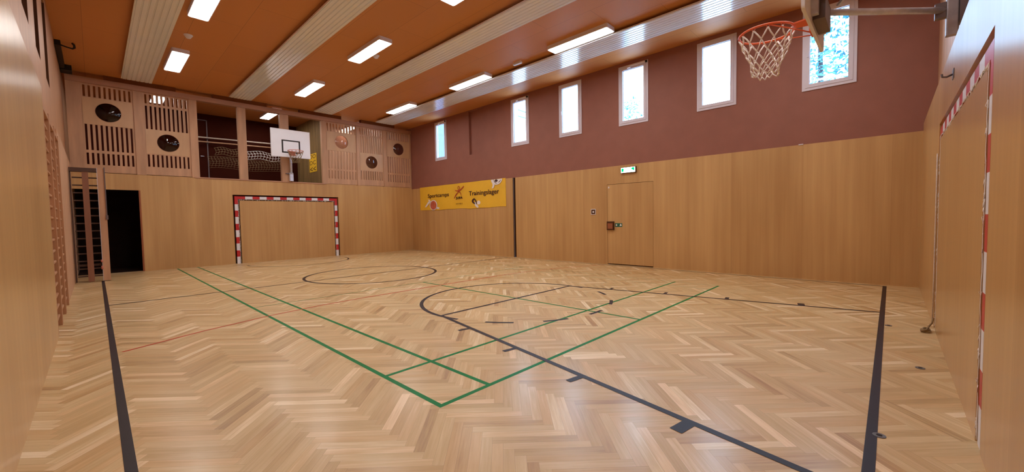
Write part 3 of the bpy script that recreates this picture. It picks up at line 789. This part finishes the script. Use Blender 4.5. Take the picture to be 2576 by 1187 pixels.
# rope heap at the foot of the near goal
R = random.Random(11); path = []
for i in range(60):
    t = i / 59 * 5 * PI; r = .036 + .010 * math.sin(t * 1.7)
    path.append((6.02 + r * 1.5 * math.cos(t) + R.uniform(-.006, .006), -.285 + r * .8 * math.sin(t), .008 + .018 * i / 59 * 1.6))
path += [(6.11, -.315, .05), (6.13, -.335, .08), (6.14, -.345, .14)]
tag(MB().tube(path, .008, 6).build('rope_coil', M['net_d']), 'small heap of pale rope on the floor at the foot of the near goal', 'rope')
tag(MB().tube([(6.345, -.350, .06), (6.347, -.352, .6), (6.343, -.352, 1.2), (6.347, -.352, 1.9)], .006, 6).build('cord', M['rope']), 'thin cord hanging down beside the far post of the near goal', 'cord')

# ---- far basket
BF = thing('basketball_hoop', (4.60, YF - .4, 2.7), 'small white backboard with red hoop above the far goal', 'basketball hoop')
yb = 14.40
bd = MB().rbox(3.995, 5.185, yb, yb + .025, 3.42, 4.32, .02, 'Y').build('backboard', M['board'], BF)
mb = MB()
for (a, b, c, d) in ((4.31, 4.87, 3.555, 3.60), (4.31, 4.87, 3.94, 3.98), (4.31, 4.355, 3.60, 3.94), (4.825, 4.87, 3.60, 3.94)): mb.box(a, b, yb - .002, yb, c, d)
mb.build('target_square', M['black'], bd)
mb = MB()
for (a, b, c, d) in ((3.995, 5.185, 3.42, 3.435), (3.995, 5.185, 4.305, 4.32), (3.995, 4.01, 3.435, 4.305), (5.17, 5.185, 3.435, 4.305)): mb.box(a, b, yb - .003, yb, c, d)
mb.build('board_edging', M['white'], bd)
def hoop(parent, cx, cy, z, r, back_y, mat, sgn, braces=True, tr=.009):
    """sgn: +1 board is on +y side"""
    o = MB().tube([(cx + r * math.cos(t * PI / 24), cy + r * math.sin(t * PI / 24), z) for t in range(48)], tr, 10, True).build('rim', mat, parent)
    e = cy + sgn * r
    mb = MB(); pts = [(cx - .06, e - sgn * .012), (cx + .06, e - sgn * .012), (cx + .09, back_y), (cx - .09, back_y)]
    v = [(a, b, z - .006) for a, b in pts] + [(a, b, z + .006) for a, b in pts]
    mb.add(v, [(0, 1, 2, 3), (4, 5, 6, 7), (0, 1, 5, 4), (1, 2, 6, 5), (2, 3, 7, 6), (3, 0, 4, 7)])
    mb.box(cx - .09, cx + .09, min(back_y, back_y - sgn * .012), max(back_y, back_y - sgn * .012), z - .12, z + .03); mb.build('rim_bracket', mat, parent)
    if braces:
        mb = MB()
        for s_ in (-1, 1):
            a = Vector((cx + s_ * r * .94, cy + sgn * r * .30, z - .008)); b = Vector((cx + s_ * .045, back_y - sgn * .01, z - .115))
            mb.tube([a, a.lerp(b, .5) + Vector((s_ * .01, 0, 0)), b], .0055, 6)
        mb.build('brace', mat, parent)
    # hooks
    for k in range(12):
        mb = MB()
        t = 2 * PI * (k + .5) / 12; c = Vector((cx + r * math.cos(t), cy + r * math.sin(t), z - .012)); d = Vector((-math.sin(t), math.cos(t), 0)) * .014
        mb.tube([c - d, c - d * .8 + Vector((0, 0, -.014)), c + d * .8 + Vector((0, 0, -.014)), c + d], .003, 5)
        mb.build('net_hook', mat, parent)
    return o
hoop(BF, 4.62, 14.09, 3.60, .225, yb, M['redmetal'], 1)
def net(parent, cx, cy, z, r, mat, rad, drop=.40, seed=1, skew=(0, 0)):
    R = random.Random(seed); rows_ = [(r, 0.012), (r * .90, .10), (r * .74, .19), (r * .60, .26), (r * .52, .32), (r * .48, .37), (r * .46, .40)]
    n = 12; node = []
    for i, (rr, dz) in enumerate(rows_):
        row = []
        for k in range(n):
            t = 2 * PI * (k + .5 + (i % 2) * .5) / n; w = .008 * i / 3
            row.append(Vector((cx + rr * math.cos(t) + R.uniform(-w, w) + skew[0] * dz, cy + rr * math.sin(t) + R.uniform(-w, w) + skew[1] * dz, z - .012 - dz * drop / .40 + R.uniform(-w, w))))
        node.append(row)
    mb = MB()
    for i in range(len(rows_) - 1):
        for k in range(n):
            a = node[i][k]
            for q in ((k - 1) % n, k) if i % 2 == 0 else (k, (k + 1) % n):
                b = node[i + 1][q]; m_ = a.lerp(b, .5); c = Vector((cx, cy, m_.z)); m_ += (c - m_) * (.04 if i < 2 else .02)
                mb.tube([a, m_, b], rad * (1.35 if i == 0 else 1), 5)
    return mb.build('net', mat, parent)
net(BF, 4.62, 14.09, 3.60, .225, M['net_d'], .004, .38, 4)
# mast of the far basket
MB().cyl((4.72, 14.90), .038, 2.9, 3.75, 18).build('mast', M['steel'], BF)
MB().rbox(4.655, 4.785, 14.86, 14.96, 2.69, 2.93, .03).build('mast_shoe', M['steel'], BF)
MB().cyl((4.72, 14.90), .062, 2.93, 2.965, 20).build('collar', M['steel'], BF)
MB().tube([(4.72, 14.90, 3.72), (4.68, 14.65, 3.75), (4.62, 14.43, 3.78)], .03, 10).box(4.5, 4.74, 14.425, 14.45, 3.6, 3.95).build('mount_arm', M['steel_d'], BF)
MB().box(4.56, 4.70, 14.90, 14.96, 2.93, 2.955).build('wall_fixing', M['steel_d'], BF)

# ---- near basket
BNR = thing('basketball_hoop', (4.65, .55, 2.93), 'large orange basketball hoop with white net, its board seen from behind', 'basketball hoop')
YB0, YB1 = .535, .560
bd = MB().rbox(4.03, 5.27, YB0, YB1, 2.935, 3.86, .03, 'Y').build('backboard', M['board'], BNR)
hoop(BNR, 4.65, .925, 3.055, .232, YB1, M['orange'], -1, True, .010)
net(BNR, 4.65, .925, 3.055, .232, M['net'], .0052, .40, 9)
# steel frame behind the board
mb = MB()
mb.box(4.36, 4.42, YB0 - .05, YB0, 3.0, 3.84).box(4.88, 4.94, YB0 - .05, YB0, 3.0, 3.84).box(4.10, 5.20, YB0 - .05, YB0, 3.20, 3.25).box(4.10, 5.20, YB0 - .05, YB0, 3.66, 3.71)
mb.build('board_frame', M['steel'], BNR)
MB().box(4.45, 4.85, YB0 - .09, YB0 - .002, 2.98, 3.19).build('hoop_mount', M['steel_d'], BNR)
MB().cyl((4.65, 2.975), .018, YB0 - .03, YB1 + .03, 12, 'Y').build('hoop_bolt', M['steel_d'], BNR) if False else None
for s_, nm in ((1, 0), (-1, 1)):
    xw = 4.65 + s_ * 1.07; xb_ = 4.65 + s_ * .26
    MB().tube([(xw, -.34, 3.20), (xb_, YB0 - .03, 3.20)], .030, 12).build('support_arm', M['steel'], BNR)
    MB().tube([(xw, -.34, 4.05), (xb_, YB0 - .03, 3.70)], .026, 10).build('stay_tube', M['steel'], BNR)
    MB().rbox(xw - .038, xw + .038, -.43, -.345, 2.95, 4.25, .012).build('wall_post', M['steel_m'], BNR)
    MB().box(xw - .07, xw + .07, -.51, -.43, 3.05, 3.35).build('wall_plate', M['steel_d'], BNR)
    MB().box(xw - .035, xw + .035, -.345, -.27, 3.13, 3.27).build('pivot', M['steel_d'], BNR)
mb = MB().tube([(4.91, .40, 3.22), (4.84, .20, 3.44)], .016, 8).box(4.83, 4.88, .15, .26, 3.40, 3.52); mb.build('folding_link', M['steel'], BNR)
# small hook on the near wall
o = thing('wall_hook', (5.05, YN, 2.42), 'small dark metal hook on the varnished panel above the near goal', 'hook')
MB().box(5.0, 5.10, YN, YN + .006, 2.39, 2.47).build('plate', M['steel_d'], o)
MB().tube([(5.05, YN + .004, 2.43), (5.05, YN + .04, 2.415), (5.05, YN + .065, 2.42), (5.05, YN + .07, 2.445)], .008, 8).build('prong', M['steel_d'], o)

# ---- wall bars on the left wall
def wall_bars(y0, label):
    o = thing('wall_bars', (XL, y0 + .45, 0), label, 'wall bars', 'wall bars on the left wall')
    for y in (y0 + .02, y0 + .85):
        MB().box(XL - .027, XL + .014, y, y + .06, 0, 2.72).build('upright', M['bars'], o)
    for k in range(18):
        z = .12 + k * .14
        MB().rbox(XL - .026, XL - .002, y0 + .055, y0 + .85, z, z + .03, .01, 'Y').build('rung', M['bars'], o)
    MB().box(XL - .027, XL + .01, y0 + .055, y0 + .85, 2.64, 2.70).build('top_rung', M['bars'], o)
    return o
wall_bars(6.94, 'wooden wall bars directly behind the smooth left wall panel')
wall_bars(7.86, 'middle set of wooden wall bars on the left wall')
wall_bars(8.80, 'wooden wall bars on the left wall, farthest from the smooth panel')
# swung-out wall bars near the doorway
SB = thing('swing_out_wall_bars', (-.1, 13.22, 0), 'dark wall bars swung out beside the doorway, with thick pale outer post', 'wall bars')
MB().box(-.35, -.325, 13.19, 13.27, .012, 2.52).build('upright', M['rung'], SB)
MB().box(-.155, -.055, 13.16, 13.24, .012, 2.50).build('upright', M['bars_d'], SB)
MB().box(.085, .205, 13.15, 13.27, .012, 2.60).build('outer_post', M['spruce'], SB)
MB().box(.079, .0855, 13.14, 13.16, .012, 2.60).build('edge_strip', M['steel'], SB)
MB().box(-.35, .085, 13.15, 13.27, 2.50, 2.59).build('top_rail', M['rung'], SB)
for k in range(14):
    z = .12 + k * .172
    MB().rbox(-.31, .085, 13.20, 13.235, z, z + .03, .01, 'X').build('rung', M['rung'], SB)
MB().box(.195, .212, 13.13, 13.15, 1.45, 2.62).build('lock_rod', M['steel_d'], SB)
MB().box(.185, .225, 13.12, 13.15, 1.42, 1.52).build('lock_handle', M['steel_d'], SB)
MB().cyl((.075, 13.135), .018, .28, .36, 12).cyl((.075, 13.135), .018, .44, .50, 12).build('hinge', M['redmetal'], SB)
MB().box(-.30, .08, 13.24, 13.28, .36, .41).build('lower_rail', M['rung'], SB)

# dark bracket with hook under the ceiling, left
o = thing('ceiling_bracket', (-.33, 13.6, 5.19), 'dark metal bracket with curved hook under the ceiling at the left wall', 'bracket')
MB().box(-.415, -.33, 12.7, 14.7, 5.08, 5.188).build('rail', M['black'], o)
MB().box(-.415, -.22, 14.5, 14.86, 5.06, 5.188).build('end_block', M['black'], o)
MB().tube([(-.34, 12.78, 5.12), (-.24, 12.80, 5.10), (-.16, 12.82, 5.095), (-.13, 12.80, 5.12), (-.135, 12.74, 5.155), (-.16, 12.70, 5.17)], [.014, .014, .018, .022, .02, .016], 8).build('hook', M['black'], o)

# ---- gallery contents: two poles and hanging goal nets
def pole(z, label): 
    o = thing('storage_pole', (4.2, 17.55, z), label, 'pole')
    MB().tube([(2.55, 17.6, z - .02), (5.80, 17.6, z + .03)], .024, 10).build('tube', M['spruce'] if z < 4.25 else M['rope'], o)
    mb = MB()
    for x in (2.9, 5.5): mb.box(x - .02, x + .02, 17.57, 17.8, z - .05, z - .02)
    mb.build('bracket', M['steel_d'], o)
pole(4.34, 'pale upper pole resting on brackets at the gallery back wall')
pole(4.19, 'brown lower pole resting on brackets at the gallery back wall')
def hang_net(x0, x1, y, z0, z1, mat, rad, nu, nv, label, seed, bulge=.10):
    R = random.Random(seed); mb = MB()
    def P(u, v):
        x = x0 + (x1 - x0) * u; z = z1 + (z0 - z1) * v - .03 * math.sin(u * 9 + seed)
        yy = y - bulge * math.sin(PI * v * .8) - .02 * math.sin(u * 14)
        return (x + .05 * math.sin(PI * v) * .8, yy, z)
    for i in range(nu + 1): mb.tube([P(i / nu + .006 * math.sin(j * 2.1 + i), j / 6) for j in range(7)], rad, 4)
    for j in range(nv + 1): mb.tube([P(i / 30, j / nv) for i in range(31)], rad, 4)
    tag(mb.build('hanging_net', mat), label, 'net')
hang_net(3.95, 5.15, 17.50, 3.68, 3.98, M['net'], .007, 12, 3, 'white square-meshed net hanging behind the backboard in the gallery', 1)
hang_net(3.05, 3.85, 17.50, 3.74, 4.0, M['net_d'], .006, 9, 3, 'beige net hanging in the left gallery opening', 2)
hang_net(2.8, 5.2, 17.25, 3.22, 3.62, M['net_d'], .004, 26, 6, 'long drooping brown net low at the gallery back wall', 3, .16)

# ---- outdoors
S(MB().box(XR + .3, 60, -40, 60, -.3, -.2).build('ground_outside', M['paving']))
B = thing('neighbour_building', (14.5, 23, -.2), 'grey-blue rendered building seen through the window next to the slatted panels', 'building')
MB().box(14.2, 18.5, 18.3, 34, -.2, 12).build('facade', M['outwall'], B)
MB().box(14.0, 20.2, 18.1, 34.2, 12, 12.3).build('roof_edge', M['outroof'], B)
mb = MB()
for z in (2.0, 5.0, 8.0): mb.box(14.15, 14.2, 24, 25.2, z, z + 1.5)
mb.build('window', M['steel_d'], B)
BR = thing('pergola', (14.5, 14.0, -.2), 'two teal beams outside the second window from the slatted panels', 'pergola')
MB().tube([(14, 12.82, 6.38), (14, 12.23, 6.12), (14, 11.5, 5.80)], .035, 6).build('beam', M['outroof'], BR)
MB().tube([(14, 12.83, 6.09), (14, 12.19, 5.84), (14, 11.5, 5.55)], .035, 6).build('beam', M['outroof'], BR)
MB().box(13.95, 14.05, 11.45, 11.55, -.2, 5.9).build('post', M['outroof'], BR)
def tree(x, y, h, r, label, n, seed):
    R = random.Random(seed); o = thing('tree', (x, y, -.2), label, 'tree')
    MB().tube([(x, y, -.2), (x + .1, y, h * .4), (x, y + .1, h * .9)], [.16, .12, .03], 10).build('trunk', M['bark'], o)
    mb = MB()
    for _ in range(n):
        t = R.random(); rr = r * (1 - .55 * t) * math.sqrt(R.random()); a = R.uniform(0, 2 * PI)
        c = Vector((x + rr * math.cos(a), y + rr * math.sin(a), h * (.25 + .75 * t)))
        d = Vector((R.uniform(-1, 1), R.uniform(-1, 1), R.uniform(-.5, .5))).normalized(); u = d.orthogonal().normalized()
        s_ = R.uniform(.06, .14)
        mb.add([c - d * s_, c - u * s_ * .4, c + d * s_, c + u * s_ * .4], [(0, 1, 2, 3)])
    mb.keep = True; mb.build('foliage', M['leaf'], o)
tree(15.6, 1.6, 8.3, 1.5, 'leafy tree outside the window beside the large hoop', 3200, 2)
tree(17.0, 8.9, 6.6, 1.4, 'low leafy treetop outside the third window from the hoop', 1500, 3)

# ------------------------------------------------------------------ world, camera, view
w = bpy.data.worlds.new('World'); sc.world = w; w.use_nodes = True
bg = w.node_tree.nodes['Background']; bg.inputs[0].default_value = (.46, .72, 1.0, 1); bg.inputs[1].default_value = 10
cam = bpy.data.cameras.new('camera'); co = bpy.data.objects.new('camera', cam); COL.objects.link(co)
cam.sensor_fit = 'HORIZONTAL'; cam.sensor_width = 36; cam.lens = 999.785 / 2576 * 36; cam.clip_start = .02; cam.clip_end = 200
yaw, pitch, roll = math.radians(46.3356), math.radians(2.5738), math.radians(1.0357)
F = Vector((math.sin(yaw) * math.cos(pitch), math.cos(yaw) * math.cos(pitch), -math.sin(pitch)))
Rt = Vector((math.cos(yaw), -math.sin(yaw), 0)); D = -Rt.cross(F)
R2 = math.cos(roll) * Rt + math.sin(roll) * D; D2 = -math.sin(roll) * Rt + math.cos(roll) * D
mw = Matrix((( R2.x, -D2.x, -F.x), (R2.y, -D2.y, -F.y), (R2.z, -D2.z, -F.z))).to_4x4(); mw.translation = Vector((0, 0, 1.28481))
co.matrix_world = mw; sc.camera = co
sc.view_settings.view_transform = 'Standard'; sc.view_settings.look = 'None'; sc.view_settings.gamma = 1; sc.view_settings.use_curve_mapping = False
sc.view_settings.exposure = 0.90
sc.cycles.use_denoising = True
sc.cycles.max_bounces = 10; sc.cycles.diffuse_bounces = 6; sc.cycles.glossy_bounces = 4; sc.cycles.transparent_max_bounces = 12
sc.cycles.sample_clamp_indirect = 8; sc.cycles.caustics_reflective = False; sc.cycles.caustics_refractive = False
